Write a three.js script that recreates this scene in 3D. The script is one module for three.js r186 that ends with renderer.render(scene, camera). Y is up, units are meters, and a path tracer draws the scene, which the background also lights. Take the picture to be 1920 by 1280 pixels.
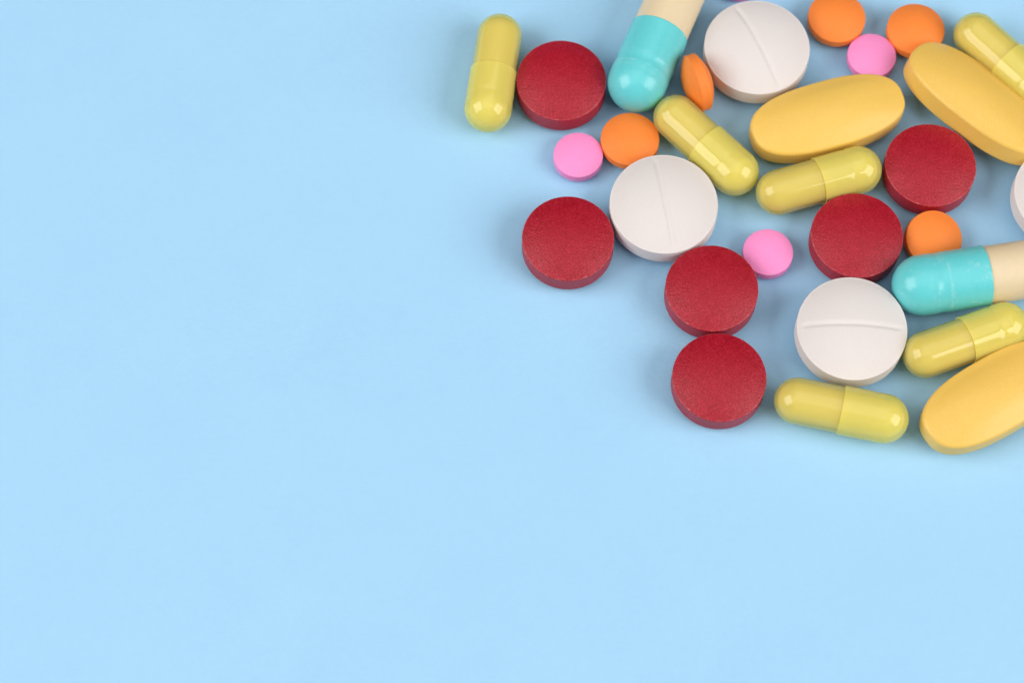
import * as THREE from 'three';
import { RectAreaLightUniformsLib } from 'three/addons/lights/RectAreaLightUniformsLib.js';
import { ImprovedNoise } from 'three/addons/math/ImprovedNoise.js';

// ---------------------------------------------------------------- camera
const MM = 0.001;
const scene = new THREE.Scene();
const FOCAL = 4459.35, TILT = THREE.MathUtils.degToRad(21.2837), DIST = 256.6;
const camera = new THREE.PerspectiveCamera(2 * THREE.MathUtils.radToDeg(Math.atan(640 / FOCAL)), 1.5, 0.02, 10);
camera.position.set(0, DIST * Math.cos(TILT) * MM, DIST * Math.sin(TILT) * MM);
camera.up.set(0, Math.cos(0.5), -Math.sin(0.5));
camera.lookAt(0, 0, 0);
camera.focus = 0.2545;
camera.userData.fStop = 24;
scene.add(camera);
scene.background = new THREE.Color(0, 0, 0);

// ---------------------------------------------------------------- lamps: two softboxes, one on each side, a little in front of the pills
RectAreaLightUniformsLib.init();
const renderer = new THREE.WebGLRenderer({ antialias: true });
renderer.toneMapping = THREE.LinearToneMapping;
renderer.toneMappingExposure = 1.0;
renderer.outputColorSpace = THREE.SRGBColorSpace;
renderer.shadowMap.enabled = true;

const taken = {};
function numbered(name) { const n = taken[name] = (taken[name] ?? -1) + 1; return n ? `${name}_${String(n).padStart(3, '0')}` : name; }
function tag(o, label, category, group, kind) {
  o.userData.label = label; o.userData.category = category;
  if (group) o.userData.group = group;
  if (kind) o.userData.kind = kind;
  return o;
}
function thing(name, label, category, group) {
  const o = new THREE.Group(); o.name = numbered(name); scene.add(o);
  return tag(o, label, category, group);
}
function part(name, geometry, material, parent) {
  const m = new THREE.Mesh(geometry, material); m.name = name;
  m.castShadow = m.receiveShadow = true; parent.add(m); return m;
}

function softbox(dir, distance, w, h, intensity, aim, label) {
  const g = thing('softbox_lamp', label, 'lamp', 'studio softboxes beside the paper');
  const target = new THREE.Vector3(...aim), at = new THREE.Vector3(...dir).normalize().multiplyScalar(distance).add(target);
  g.position.copy(at); g.lookAt(target);                                   // +z of the group faces the pills
  const cloth = new THREE.MeshStandardMaterial({ color: 0x111113, roughness: 0.9, side: THREE.DoubleSide });
  const glow = new THREE.MeshStandardMaterial({ color: 0xffffff, roughness: 0.8, emissive: new THREE.Color(1, 0.985, 0.96), emissiveIntensity: 0.6 });
  part('diffuser', new THREE.BoxGeometry(w, h, 0.004), glow, g).position.z = -0.004;
  const shell = new THREE.CylinderGeometry(0.09, Math.SQRT1_2 * 1.03, 1, 4, 1, true);  // a four-sided funnel behind the diffuser
  shell.rotateY(Math.PI / 4); shell.rotateX(-Math.PI / 2); shell.scale(w, h, 0.22); shell.translate(0, 0, -0.118);
  part('housing', shell, cloth, g);
  const head = new THREE.CylinderGeometry(0.05, 0.05, 0.16, 24); head.rotateX(Math.PI / 2); head.translate(0, 0, -0.3);
  part('lamp_head', head, cloth, g);
  const light = new THREE.RectAreaLight(new THREE.Color(1, 0.985, 0.96), intensity, w, h);
  light.position.copy(at); light.lookAt(target); light.name = 'softbox_light';
  const inward = target.clone().sub(at).normalize().multiplyScalar(0.002);
  light.position.add(inward); light.lookAt(target.clone().multiplyScalar(2).sub(at).add(inward)); 
  scene.add(light);
}
softbox([-0.80, 0.60, 0.14], 1.2, 0.88, 0.88, 4.52, [0.005, 0, 0], 'square softbox lamp beside the paper, on the side of its empty half');
softbox([0.77, 0.57, 0.29], 1.2, 0.88, 0.88, 4.52, [0.005, 0, 0], 'square softbox lamp beside the paper, on the side of the heaped pills');
softbox([0, 1, -0.02], 1.5, 1.5, 1.5, 0.36, [0, 0, 0], 'wide dim fill panel added level above the paper');   // unseen panel added in place of ceiling bounce, evens the fill in the shadows

// ---------------------------------------------------------------- procedural textures
let seed = 7;
const rnd = () => { seed = (seed * 1664525 + 1013904223) >>> 0; return seed / 4294967296; };
const perlin = new ImprovedNoise();
function tileNoise(x, y, p, z) {            // perlin noise that repeats every p cells
  const xf = x / p, yf = y / p, n = (a, b) => perlin.noise(a, b, z);
  return n(x, y) * (1 - xf) * (1 - yf) + n(x - p, y) * xf * (1 - yf) + n(x, y - p) * (1 - xf) * yf + n(x - p, y - p) * xf * yf;
}
const toSRGB = (c) => Math.round(255 * (c <= 0.0031308 ? c * 12.92 : 1.055 * Math.pow(c, 1 / 2.4) - 0.055));
function texture(size, fn, srgb) {          // fn(u, v) -> [r, g, b] linear, 0..1
  const d = new Uint8Array(size * size * 4);
  for (let j = 0, k = 0; j < size; j++) for (let i = 0; i < size; i++, k += 4) {
    const c = fn(i / size, j / size);
    for (let q = 0; q < 3; q++) { const v = Math.min(1, Math.max(0, c[q])); d[k + q] = srgb ? toSRGB(v) : Math.round(v * 255); }
    d[k + 3] = 255;
  }
  const t = new THREE.DataTexture(d, size, size);
  t.wrapS = t.wrapT = THREE.RepeatWrapping; t.magFilter = THREE.LinearFilter; t.minFilter = THREE.LinearMipmapLinearFilter; t.generateMipmaps = true;
  if (srgb) t.colorSpace = THREE.SRGBColorSpace;
  t.needsUpdate = true; return t;
}
function fbm(u, v, p, oct, z, gain = 0.5) {
  let s = 0, a = 1, n = 0;
  for (let o = 0; o < oct; o++, p *= 2, a *= gain) { s += a * tileNoise(u * p, v * p, p, z + o * 7.3); n += a; }
  return s / n;
}
const grey = (v) => [v, v, v];
const mixc = (a, b, t) => a.map((x, i) => x + (b[i] - x) * t);

// ---------------------------------------------------------------- the paper
{
  const bump = texture(512, (u, v) => grey(0.5 + 0.55 * fbm(u, v, 96, 3, 3.1, 0.7) + 0.12 * fbm(u, v, 12, 2, 9.4)));
  const colour = texture(256, (u, v) => {
    const n = 1 + 0.05 * fbm(u, v, 64, 3, 5.5, 0.75) + 0.045 * fbm(u, v, 4, 4, 1.7, 0.6);
    return [0.345 * n, 0.608 * n, 0.85 * (0.4 + 0.6 * n)];
  }, true);
  bump.repeat.set(12, 12); colour.repeat.set(14, 14);
  const g = new THREE.PlaneGeometry(0.6, 0.5, 60, 50); g.rotateX(-Math.PI / 2);
  const m = new THREE.MeshPhysicalMaterial({ map: colour, bumpMap: bump, bumpScale: 0.00004, roughness: 0.75, ior: 1.5 });
  const paper = new THREE.Mesh(g, m); paper.name = 'paper_backdrop'; paper.receiveShadow = true; paper.position.set(0.02, 0, 0);
  tag(paper, 'smooth light blue paper that the pills lie on', 'paper', null, 'structure');
  scene.add(paper);
}

// ---------------------------------------------------------------- shapes
// chains of [r, y] points in mm, bottom to top or top to bottom; normals are smooth along a chain and break between chains
function lathe(chains, segs = 96, tile = 8) {
  const pos = [], nor = [], uv = [], idx = [];
  for (const ch of chains) {
    const base = pos.length / 3, n = ch.length;
    for (let i = 0; i < n; i++) {
      const a = ch[Math.max(0, i - 1)], b = ch[Math.min(n - 1, i + 1)];
      let tr = b[0] - a[0], ty = b[1] - a[1]; const l = Math.hypot(tr, ty) || 1;
      let nr = ty / l, ny = -tr / l;                                      // outward when the chain runs bottom -> top on the outside
      if (ch[i][0] < 1e-6) { nr = 0; ny = Math.sign(ny) || 1; }
      for (let j = 0; j <= segs; j++) {
        const t = j / segs * 2 * Math.PI, c = Math.cos(t), s = Math.sin(t), r = ch[i][0], y = ch[i][1];
        pos.push(r * c * MM, y * MM, r * s * MM); nor.push(nr * c, ny, nr * s);
        const flat = ch.planar;
        uv.push(flat ? r * c / tile + 0.5 : t * ch.ref / tile, flat ? r * s / tile + 0.5 : ch.arc[i] / tile);
      }
    }
    for (let i = 0; i + 1 < n; i++) for (let j = 0; j < segs; j++) {
      const a = base + i * (segs + 1) + j, b = a + 1, c = a + segs + 1, d = c + 1;
      if (ch[i][0] > 1e-6) idx.push(a, c, b);
      if (ch[i + 1][0] > 1e-6) idx.push(b, c, d);
    }
  }
  const g = new THREE.BufferGeometry();
  g.setAttribute('position', new THREE.Float32BufferAttribute(pos, 3)); g.setAttribute('normal', new THREE.Float32BufferAttribute(nor, 3));
  g.setAttribute('uv', new THREE.Float32BufferAttribute(uv, 2)); g.setIndex(idx); return g;
}
function chain(points, flat) {
  points.planar = !!flat; points.arc = [0]; points.ref = Math.max(...points.map((p) => p[0]));
  for (let i = 1; i < points.length; i++) points.arc.push(points.arc[i - 1] + Math.hypot(points[i][0] - points[i - 1][0], points[i][1] - points[i - 1][1]));
  return points;
}
const dome = (r, R, h) => h * (1 - (r / R) ** 2) * (1 + 0.12 * (r / R) ** 2);      // height of a convex face above its rim
// a round convex tablet: radius R, dome height c, band height b, rounded rim f
function tabletGeometry(R, c, b, f, segs = 128, tile = 8) {
  const Ri = R - f, y1 = c, y2 = c + b;
  const face = (s) => { const p = []; for (let i = 0; i <= 18; i++) { const r = Ri * i / 18; p.push([r, s > 0 ? y2 + dome(r, Ri, c) : y1 - dome(r, Ri, c)]); } return p; };
  const lower = face(-1), upper = face(1).reverse(), arc = (yc, a0, a1) => { const p = []; for (let i = 0; i <= 6; i++) { const a = a0 + (a1 - a0) * i / 6; p.push([Ri + f * Math.cos(a), yc + f * Math.sin(a)]); } return p; };
  const a0 = 1.15;
  const band = [...arc(y1 + f, -a0, 0), ...[0.25, 0.5, 0.75].map((t) => [R, y1 + f + (b - 2 * f) * t]), ...arc(y2 - f, 0, a0)];
  lower[18] = band[0].slice(); upper[0] = band[band.length - 1].slice();
  return lathe([chain(lower, true), chain(band), chain(upper, true)], segs, tile);
}
// the same with a straight score line pressed across the upper face, along z
function scoredTabletGeometry(R, c, b, f, tile = 8) {
  const Ri = R - f, y1 = c, y2 = c + b, aEnd = Math.PI / 2 - Math.atan(c * 2.24 / Ri), depth = 0.17, half = 0.40;
  const xs = [];
  for (const x of [0, 0.025, 0.05, 0.08, 0.12, 0.17, 0.22, 0.28, 0.34, 0.40, 0.46, 0.6, 0.8, 1.0]) xs.push(x);
  const a0 = Math.asin(1.0 / Ri);
  for (let i = 1; i <= 30; i++) xs.push(Ri * Math.sin(a0 + (Math.PI / 2 - a0) * i / 30));
  const all = [...xs.slice(1).reverse().map((x) => -x), ...xs], rows = 64;
  const height = (x, z) => {
    const r = Math.hypot(x, z), e = Math.min(1, Math.max(0, (0.985 - r / Ri) / 0.16)), k = Math.abs(x) / half;
    const v = k < 0.12 ? 1 - k * k / 0.24 : Math.max(0, 1.06 - k);                // a V with a rounded bottom
    const soft = v * v * (3 - 2 * Math.min(1, v)) * 0.45 + Math.min(1, v) * 0.55;
    return y2 - f + f * Math.sin(aEnd) + dome(Math.min(r, Ri), Ri, c) - depth * e * soft;
  };
  const pos = [], nor = [], uv = [], idx = [], H = 0.01;
  for (const x of all) {
    const hz = Math.sqrt(Math.max(0, Ri * Ri - x * x));
    for (let j = 0; j <= rows; j++) {
      const t = -1 + 2 * j / rows, z = hz * Math.sin(t * Math.PI / 2);
      pos.push(x * MM, height(x, z) * MM, z * MM);
      const nx = -(height(x + H, z) - height(x - H, z)) / (2 * H), nz = -(height(x, z + H) - height(x, z - H)) / (2 * H), l = Math.hypot(nx, 1, nz);
      const rim = Math.hypot(x, z) > Ri - 0.02, sl = c * 2.24 / Ri, ll = Math.hypot(1, sl);
      if (rim) nor.push(x / Ri * sl / ll, 1 / ll, z / Ri * sl / ll); else nor.push(nx / l, 1 / l, nz / l);
      uv.push(x / tile + 0.5, z / tile + 0.5);
    }
  }
  for (let i = 0; i + 1 < all.length; i++) for (let j = 0; j < rows; j++) { const a = i * (rows + 1) + j, b2 = a + rows + 1; idx.push(a, a + 1, b2, b2, a + 1, b2 + 1); }
  const top = new THREE.BufferGeometry();
  top.setAttribute('position', new THREE.Float32BufferAttribute(pos, 3)); top.setAttribute('normal', new THREE.Float32BufferAttribute(nor, 3));
  top.setAttribute('uv', new THREE.Float32BufferAttribute(uv, 2)); top.setIndex(idx);
  const lower = []; for (let i = 0; i <= 18; i++) { const r = Ri * i / 18; lower.push([r, y1 - dome(r, Ri, c)]); }
  const arc = (yc, p0, p1) => { const p = []; for (let i = 0; i <= 6; i++) { const a = p0 + (p1 - p0) * i / 6; p.push([Ri + f * Math.cos(a), yc + f * Math.sin(a)]); } return p; };
  const band = [...arc(y1 + f, -aEnd, 0), ...arc(y2 - f, 0, aEnd), [Ri - 0.001, y2 - f + f * Math.sin(aEnd)]];
  lower[18] = band[0].slice();
  return join([top, lathe([chain(lower, true), chain(band)], 160, tile)]);
}
function join(list) {
  const pos = [], nor = [], uv = [], idx = []; let base = 0;
  for (const g of list) {
    pos.push(...g.attributes.position.array); nor.push(...g.attributes.normal.array); uv.push(...g.attributes.uv.array);
    for (const i of g.index.array) idx.push(i + base);
    base += g.attributes.position.count;
  }
  const g = new THREE.BufferGeometry();
  g.setAttribute('position', new THREE.Float32BufferAttribute(pos, 3)); g.setAttribute('normal', new THREE.Float32BufferAttribute(nor, 3));
  g.setAttribute('uv', new THREE.Float32BufferAttribute(uv, 2)); g.setIndex(idx); return g;
}
// an oblong convex tablet: half axes A (along x) and B, superellipse exponent n, band from c to c + b
function oblongGeometry(A, B, n, c, b, f, tile = 8) {
  const S = 144, prof = [];                                                 // [scale inset in mm, y, shrink] rings, bottom to top
  const rings = [];
  for (let i = 0; i <= 16; i++) { const k = i / 16; rings.push({ k, in: f, y: c - dome(k, 1, c) }); }
  for (let i = 1; i <= 6; i++) { const a = -1.2 + 1.2 * i / 6; rings.push({ k: 1, in: f * (1 - Math.cos(a)), y: c + f + f * Math.sin(a) }); }
  for (let i = 0; i <= 6; i++) { const a = 1.2 * i / 6; rings.push({ k: 1, in: f * (1 - Math.cos(a)), y: c + b - f + f * Math.sin(a) }); }
  for (let i = 15; i >= 0; i--) { const k = i / 16; rings.push({ k, in: f, y: c + b + dome(k, 1, c) }); }
  const pos = [], uv = [], idx = [];
  for (const r of rings) for (let j = 0; j <= S; j++) {
    const t = j / S * 2 * Math.PI, co = Math.cos(t), si = Math.sin(t);
    const x = Math.sign(co) * Math.abs(co) ** (2 / n), z = Math.sign(si) * Math.abs(si) ** (2 / n);
    const X = (A - r.in) * x * r.k, Z = (B - r.in) * z * r.k;
    pos.push(X * MM, r.y * MM, Z * MM); uv.push(X / tile + 0.5 + r.y / tile * 0.3, Z / tile + 0.5 + r.y / tile * 0.7);
  }
  for (let i = 0; i + 1 < rings.length; i++) for (let j = 0; j < S; j++) {
    const a = i * (S + 1) + j, b2 = a + 1, c2 = a + S + 1, d = c2 + 1;
    if (rings[i].k > 0) idx.push(a, c2, b2);
    if (rings[i + 1].k > 0) idx.push(b2, c2, d);
  }
  const g = new THREE.BufferGeometry();
  g.setAttribute('position', new THREE.Float32BufferAttribute(pos, 3)); g.setAttribute('uv', new THREE.Float32BufferAttribute(uv, 2)); g.setIndex(idx);
  g.computeVertexNormals();
  const nn = g.attributes.normal;                                            // close the seam, point the poles
  for (let i = 0; i < rings.length; i++) {
    const a = i * (S + 1), e = a + S;
    const v = new THREE.Vector3(nn.getX(a) + nn.getX(e), nn.getY(a) + nn.getY(e), nn.getZ(a) + nn.getZ(e)).normalize();
    nn.setXYZ(a, v.x, v.y, v.z); nn.setXYZ(e, v.x, v.y, v.z);
    if (rings[i].k === 0) for (let j = 0; j <= S; j++) nn.setXYZ(a + j, 0, i ? 1 : -1, 0);
  }
  return g;
}
// outline of a capsule half along its axis, turned so that the axis is x; from s0 to the round end at s1
function tubeGeometry(points, segs = 96, tile = 8) {
  const g = lathe([chain(points)], segs, tile); g.rotateZ(-Math.PI / 2); return g;      // y of the profile becomes +x
}
const roundEnd = (r, s, n = 20, squash = 1) => { const p = []; for (let i = 1; i <= n; i++) { const a = i / n * Math.PI / 2; p.push([r * Math.cos(a), s + r * squash * Math.sin(a)]); } p[n - 1][0] = 0; return p; };
const flip = (p) => p.map(([r, y]) => [r, -y]).reverse();

// ---------------------------------------------------------------- materials
function speckled(base, lighter, darker, size, amount, period, z) {
  return texture(size, (u, v) => {
    const n = fbm(u, v, period, 3, z, 0.8), m = fbm(u, v, period / 6, 2, z + 31);
    const t = Math.max(-1, Math.min(1, n * 2.6 * amount + m * 0.4 * amount));
    return t > 0 ? mixc(base, lighter, t) : mixc(base, darker, -t);
  }, true);
}
const redMap = speckled([0.375, 0.0035, 0.018], [0.49, 0.022, 0.046], [0.25, 0.001, 0.008], 384, 1.3, 48, 2.2);
const redBump = texture(384, (u, v) => grey(0.5 + 0.6 * fbm(u, v, 48, 3, 14.2, 0.65)));
const redMaterial = new THREE.MeshPhysicalMaterial({ map: redMap, bumpMap: redBump, bumpScale: 0.0001, roughness: 0.42, specularIntensity: 0.85 });

const fineBump = texture(256, (u, v) => grey(0.5 + 0.6 * fbm(u, v, 40, 3, 21.7, 0.7)));
const whiteMap = speckled([0.72, 0.665, 0.652], [0.738, 0.683, 0.67], [0.702, 0.645, 0.63], 256, 0.8, 30, 6.1);
const whiteMaterial = new THREE.MeshPhysicalMaterial({ map: whiteMap, bumpMap: fineBump, bumpScale: 0.000016, roughness: 0.85, specularIntensity: 0.35 });
const orangeMap = speckled([0.91, 0.238, 0.040], [0.93, 0.265, 0.052], [0.89, 0.21, 0.030], 256, 0.8, 36, 8.8);
const orangeMaterial = new THREE.MeshPhysicalMaterial({ map: orangeMap, bumpMap: fineBump, bumpScale: 0.00005, roughness: 0.6, specularIntensity: 0.6 });
const pinkMap = speckled([0.93, 0.285, 0.595], [0.94, 0.315, 0.625], [0.91, 0.26, 0.56], 256, 0.8, 36, 11.3);
const pinkMaterial = new THREE.MeshPhysicalMaterial({ map: pinkMap, bumpMap: fineBump, bumpScale: 0.00004, roughness: 0.6, specularIntensity: 0.6 });
const capletMap = speckled([0.83, 0.525, 0.112], [0.85, 0.55, 0.135], [0.81, 0.50, 0.095], 256, 0.8, 40, 4.4);
const capletMaterial = new THREE.MeshPhysicalMaterial({ map: capletMap, bumpMap: fineBump, bumpScale: 0.000025, roughness: 0.38, specularIntensity: 0.8 });

const shell = (c, transmission) => new THREE.MeshPhysicalMaterial({ color: new THREE.Color(...c), transmission, thickness: 0, roughness: 0.04, ior: 1.45, specularIntensity: 0.9, side: THREE.DoubleSide });
const bodyShellMaterial = shell([0.93, 0.85, 0.305], 0.62), capShellMaterial = shell([0.965, 0.89, 0.25], 0.5);
const powderMap = speckled([0.795, 0.67, 0.217], [0.825, 0.70, 0.25], [0.765, 0.635, 0.182], 256, 0.8, 30, 17.1);
const powderMaterial = new THREE.MeshStandardMaterial({ map: powderMap, roughness: 0.95 });

const dustMap = texture(512, (u, v) => {           // turquoise gelatin dusted with pale powder; v runs along the cap, 16 mm to the tile
  const y = v * 16, n = fbm(u, v, 10, 4, 3.7, 0.6), s = fbm(u, v, 80, 2, 12.5, 0.8), broken = fbm(u, v, 6, 3, 41.2, 0.7);
  let t = Math.max(0, n * 1.0 + s * 0.4 - 0.14) * 0.8;
  for (const [at, w, k] of [[4.55, 0.13, 0.3], [5.95, 0.12, 0.55], [6.5, 0.2, 0.25]]) t += k * Math.exp(-(((y - at - 0.08 * s) / w) ** 2)) * Math.min(1, Math.max(0, 0.25 + broken * 2.6 + s));
  return mixc([0.135, 0.615, 0.65], [0.55, 0.77, 0.77], Math.min(0.75, t));
}, true);
const turquoiseMaterial = new THREE.MeshPhysicalMaterial({ map: dustMap, roughness: 0.25, specularIntensity: 0.9, bumpMap: fineBump, bumpScale: 0.00004 });
const creamMap = speckled([0.76, 0.61, 0.40], [0.775, 0.63, 0.42], [0.745, 0.59, 0.38], 256, 0.6, 12, 27.1);
const creamMaterial = new THREE.MeshPhysicalMaterial({ map: creamMap, roughness: 0.36, specularIntensity: 0.9 });

// ---------------------------------------------------------------- round tablets
const redGeometry = tabletGeometry(5.0, 0.95, 2.57, 0.16);
const whiteGeometry = scoredTabletGeometry(5.9, 1.45, 2.4, 0.16);
const orangeGeometry = tabletGeometry(3.24, 1.0, 1.2, 0.14, 96);
const pinkGeometry = tabletGeometry(2.74, 0.55, 1.2, 0.12, 96);

function tablet(name, geometry, material, x, z, spin, label, category, group, tilt) {
  const m = new THREE.Mesh(geometry, material); m.name = numbered(name); m.castShadow = m.receiveShadow = true;
  m.position.set(x * MM, 0, z * MM); m.rotation.y = THREE.MathUtils.degToRad(spin);
  if (tilt) tilt(m);
  scene.add(m); return tag(m, label, category, group);
}
// broken paler red line along the upper rim: wear, with the edge glint painted in
const wornGlintGeometry = (() => {
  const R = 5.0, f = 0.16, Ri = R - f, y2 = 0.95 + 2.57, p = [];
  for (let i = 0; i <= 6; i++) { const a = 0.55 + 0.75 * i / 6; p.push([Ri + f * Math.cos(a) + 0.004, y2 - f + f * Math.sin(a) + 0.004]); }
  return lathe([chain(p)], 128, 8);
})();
const wornGlintMaterial = new THREE.MeshPhysicalMaterial({ roughness: 0.5, map: texture(256, (u, v) => {
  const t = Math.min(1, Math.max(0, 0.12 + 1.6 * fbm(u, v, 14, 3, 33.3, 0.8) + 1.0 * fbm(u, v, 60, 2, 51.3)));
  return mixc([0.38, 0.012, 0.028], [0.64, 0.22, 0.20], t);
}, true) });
const reds = 'dark red round tablets', whites = 'white scored round tablets', oranges = 'orange round tablets', pinks = 'small pink round tablets';
const red = (x, z, s, label) => {
  const g = thing('red_tablet', label, 'tablet', reds);
  g.position.set(x * MM, 0, z * MM); g.rotation.y = THREE.MathUtils.degToRad(s);
  part('coated_core', redGeometry, redMaterial, g);
  part('worn_glint_rim', wornGlintGeometry, wornGlintMaterial, g).userData.label = 'pale worn rim with the edge glint painted in';
};
red(5.48, -29.78, 20, 'dark red round tablet between an upright yellow capsule and a turquoise capsule');
red(6.07, -10.62, 140, 'dark red round tablet beside a white tablet, on the open edge of the heap');
red(21.46, -4.80, 260, 'dark red round tablet touching a pink tablet, a white tablet and another red one');
red(21.94, 5.40, 75, 'dark red round tablet beside the end of a yellow capsule, touching only one red tablet');
red(37.38, -10.99, 310, 'dark red round tablet between a white tablet, an orange tablet and a yellow capsule');
red(45.87, -19.38, 190, 'dark red round tablet wedged between two large yellow oblong tablets');

const white = (x, z, s, label) => tablet('white_tablet', whiteGeometry, whiteMaterial, x, z, s, label, 'tablet', whites);
white(16.51, -14.57, 10, 'white scored tablet between two dark red tablets, score line beside the orange tablet');
white(36.22, -0.04, 88, 'white scored tablet above a lying yellow capsule, score line running straight across');
white(27.36, -33.77, 24.5, 'white scored tablet with an orange tablet standing on edge against it');
white(60.6, -15.8, 60, 'white tablet cut off by the picture edge, below a large yellow oblong tablet');

const orange = (x, z, s, label, tilt) => tablet('orange_tablet', orangeGeometry, orangeMaterial, x, z, s, label, 'tablet', oranges, tilt);
orange(13.07, -23.2, 30, 'orange round tablet lying flat between a pink tablet and a white tablet');
orange(36.72, -38.49, 130, 'orange round tablet lying flat beside a scored white tablet, cut off at the picture edge');
orange(45.56, -36.95, 220, 'orange round tablet lying flat beside the end of a large yellow oblong tablet');
orange(45.7, -11.62, 300, 'orange round tablet partly hidden behind a turquoise and cream capsule', (m) => {
  // propped up against its neighbours: its face leans towards the capsule
  const lean = THREE.MathUtils.degToRad(15), az = THREE.MathUtils.degToRad(62);
  m.quaternion.setFromUnitVectors(new THREE.Vector3(0, 1, 0), new THREE.Vector3(Math.cos(az) * Math.sin(lean), Math.cos(lean), Math.sin(az) * Math.sin(lean)));
  m.scale.setScalar(0.965); m.updateMatrixWorld(true); m.position.y -= new THREE.Box3().setFromObject(m, true).min.y;
});
orange(20.6, -29.6, 0, 'orange round tablet standing on its edge between a turquoise capsule and a white tablet', (m) => {
  // stands on its band: the tablet's axis lies level
  const axis = new THREE.Vector3(0.945, 0.0, -0.327).normalize(), q = new THREE.Quaternion().setFromUnitVectors(new THREE.Vector3(0, 1, 0), axis);
  m.quaternion.copy(q); const mid = new THREE.Vector3(0, 1.6 * MM, 0).applyQuaternion(q);
  m.position.set(20.6 * MM - mid.x, 3.24 * MM - mid.y, -29.6 * MM - mid.z);
});

const pink = (x, z, s, label) => tablet('pink_tablet', pinkGeometry, pinkMaterial, x, z, s, label, 'tablet', pinks);
pink(7.33, -21.46, 10, 'small pink tablet beside an orange tablet, below a dark red tablet');
pink(27.86, -9.76, 80, 'small pink tablet beside a dark red tablet, on bare blue paper');
pink(40.49, -33.85, 150, 'small pink tablet between two orange tablets and a large yellow oblong tablet');
pink(26.02, -44.08, 230, 'small pink tablet behind a white scored tablet, almost wholly cut off');

// ---------------------------------------------------------------- oblong tablets
const oblongGeo = oblongGeometry(8.8, 4.08, 2.55, 1.2, 2.8, 0.5);
function oblong(x, z, deg, label, roll = 0, size = 1) {
  const m = new THREE.Mesh(oblongGeo, capletMaterial); m.name = numbered('oblong_tablet'); m.castShadow = m.receiveShadow = true;
  m.rotation.order = 'YXZ'; m.rotation.y = -THREE.MathUtils.degToRad(deg); m.rotation.x = THREE.MathUtils.degToRad(roll);
  m.position.set(x * MM, 0, z * MM); m.scale.setScalar(size);
  if (roll) { m.updateMatrixWorld(true); m.position.y = 0; const b = new THREE.Box3().setFromObject(m, true); m.position.y = -b.min.y; }
  scene.add(m); return tag(m, label, 'tablet', 'large yellow oblong tablets');
}
oblong(34.89, -25.47, -17.2, 'large yellow oblong tablet lying flat along a yellow capsule, seen whole');
oblong(51.05, -26.65, 42.4, 'large yellow oblong tablet with a yellow capsule behind it, above a dark red tablet', -17, 1.035);
oblong(51.18, 7.29, -30.6, 'large yellow oblong tablet cut off by the picture edge, in front of a yellow capsule');

// ---------------------------------------------------------------- capsules (axis along x, body towards -x, cap towards +x, joint at 0)
const yb = 2.5, yc = 2.655;
const yellowBody = tubeGeometry([...flip([...roundEnd(yb, 7.1 - yb)].reverse().map((p) => p).reverse()), [yb, -(7.1 - yb)], [yb, -2], [yb, 0], [yb, 2], [yb, 4.25]]);
const yellowCap = tubeGeometry([[yb + 0.03, 0.0], [yc - 0.02, 0.0], [yc, 0.03], [yc, 0.1], [yc, 1.2], [yc, 2.6], [yc, 3.1], [yc - 0.02, 3.3], [yc - 0.045, 3.5], [yc - 0.02, 3.7], [yc, 3.9], [yc, 4.2], [yc, 7.25 - yc], ...roundEnd(yc, 7.25 - yc, 24)]);
const fillR = 2.1;
const yellowFill = tubeGeometry([...flip(roundEnd(fillR, 6.7 - fillR)), [fillR, -(6.7 - fillR)], [fillR, 0], [fillR, 6.75 - fillR], ...roundEnd(fillR, 6.75 - fillR)], 64);
function yellowCapsule(x, z, deg, label, turn = 0) {
  const g = thing('yellow_capsule', label, 'capsule', 'translucent yellow capsules');
  g.position.set(x * MM, 0, z * MM); g.rotation.y = -THREE.MathUtils.degToRad(deg);
  for (const [n, geo, mat] of [['body', yellowBody, bodyShellMaterial], ['cap', yellowCap, capShellMaterial], ['powder_fill', yellowFill, powderMaterial]]) {
    const m = part(n, geo, mat, g); m.position.y = yc * MM; m.rotation.x = turn;
  }
  return g;
}
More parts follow.
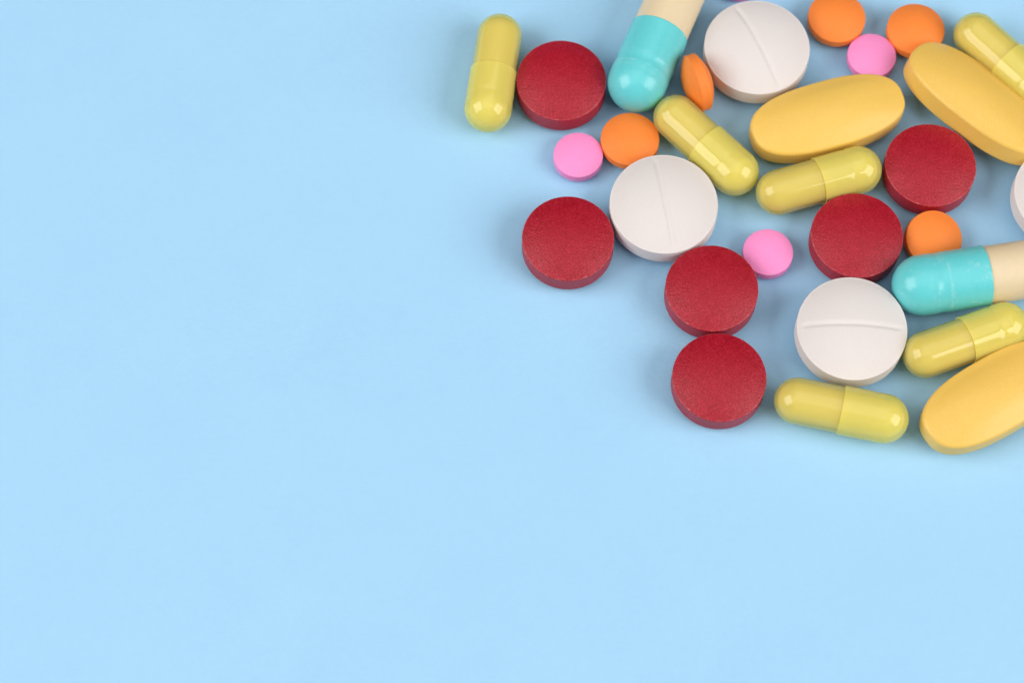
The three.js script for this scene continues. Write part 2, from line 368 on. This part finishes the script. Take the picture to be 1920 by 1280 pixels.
yellowCapsule(-2.02, -31.23, 97.8, 'translucent yellow capsule lying on the open edge of the heap beside a dark red tablet');
yellowCapsule(21.32, -22.27, 46.43, 'translucent yellow capsule slanting between a white tablet and a large yellow oblong tablet', 1);
yellowCapsule(33.57, -17.80, -16.9, 'translucent yellow capsule lying against the long side of an oblong tablet', 2);
yellowCapsule(34.69, 8.76, 12.4, 'translucent yellow capsule below a white tablet, beside a dark red tablet', 3);
yellowCapsule(48.40, 0.95, -20.2, 'translucent yellow capsule between a turquoise and cream capsule and an oblong tablet', 4);
yellowCapsule(55.25, -32.55, 47.5, 'translucent yellow capsule behind a large oblong tablet, its cap cut off', 5);

const tc = 3.3, tb = 3.17;
const turquoiseCap = tubeGeometry([[tb + 0.02, 0], [tc - 0.03, 0], [tc, 0.04], [tc, 0.2], [tc, 2], [tc, 4.4], [tc - 0.01, 4.65], [tc - 0.05, 4.9], [tc - 0.065, 5.2], [tc - 0.05, 5.5], [tc - 0.005, 5.75], [tc + 0.01, 6.0], [tc, 6.4], [tc, 10.17 - tc], ...roundEnd(tc, 10.17 - tc, 28)], 96, 16);
const creamBody = tubeGeometry([...flip(roundEnd(tb, 9.3 - tb)), [tb, -(9.3 - tb)], [tb, -3], [tb, 0], [tb, 4]]);
function twoToneCapsule(x, z, deg, label, turn) {
  const g = thing('two_tone_capsule', label, 'capsule', 'turquoise and cream capsules');
  g.position.set(x * MM, 0, z * MM); g.rotation.y = -THREE.MathUtils.degToRad(deg);
  for (const [n, geo, mat, l] of [['cap', turquoiseCap, turquoiseMaterial, 'dusty turquoise cap with a pressed ring'], ['body', creamBody, creamMaterial, 'plain cream body']]) {
    const m = part(n, geo, mat, g); m.position.y = tc * MM; m.rotation.x = turn; m.userData.label = l;
  }
  return g;
}
twoToneCapsule(16.57, -35.88, 112.7, 'turquoise and cream capsule beside a dark red tablet, cap pointing at a yellow capsule', 0.5);
twoToneCapsule(50.9, -6.31, 170.8, 'turquoise and cream capsule lying next to a white tablet, in front of an orange tablet', 2.1);

renderer.render(scene, camera);
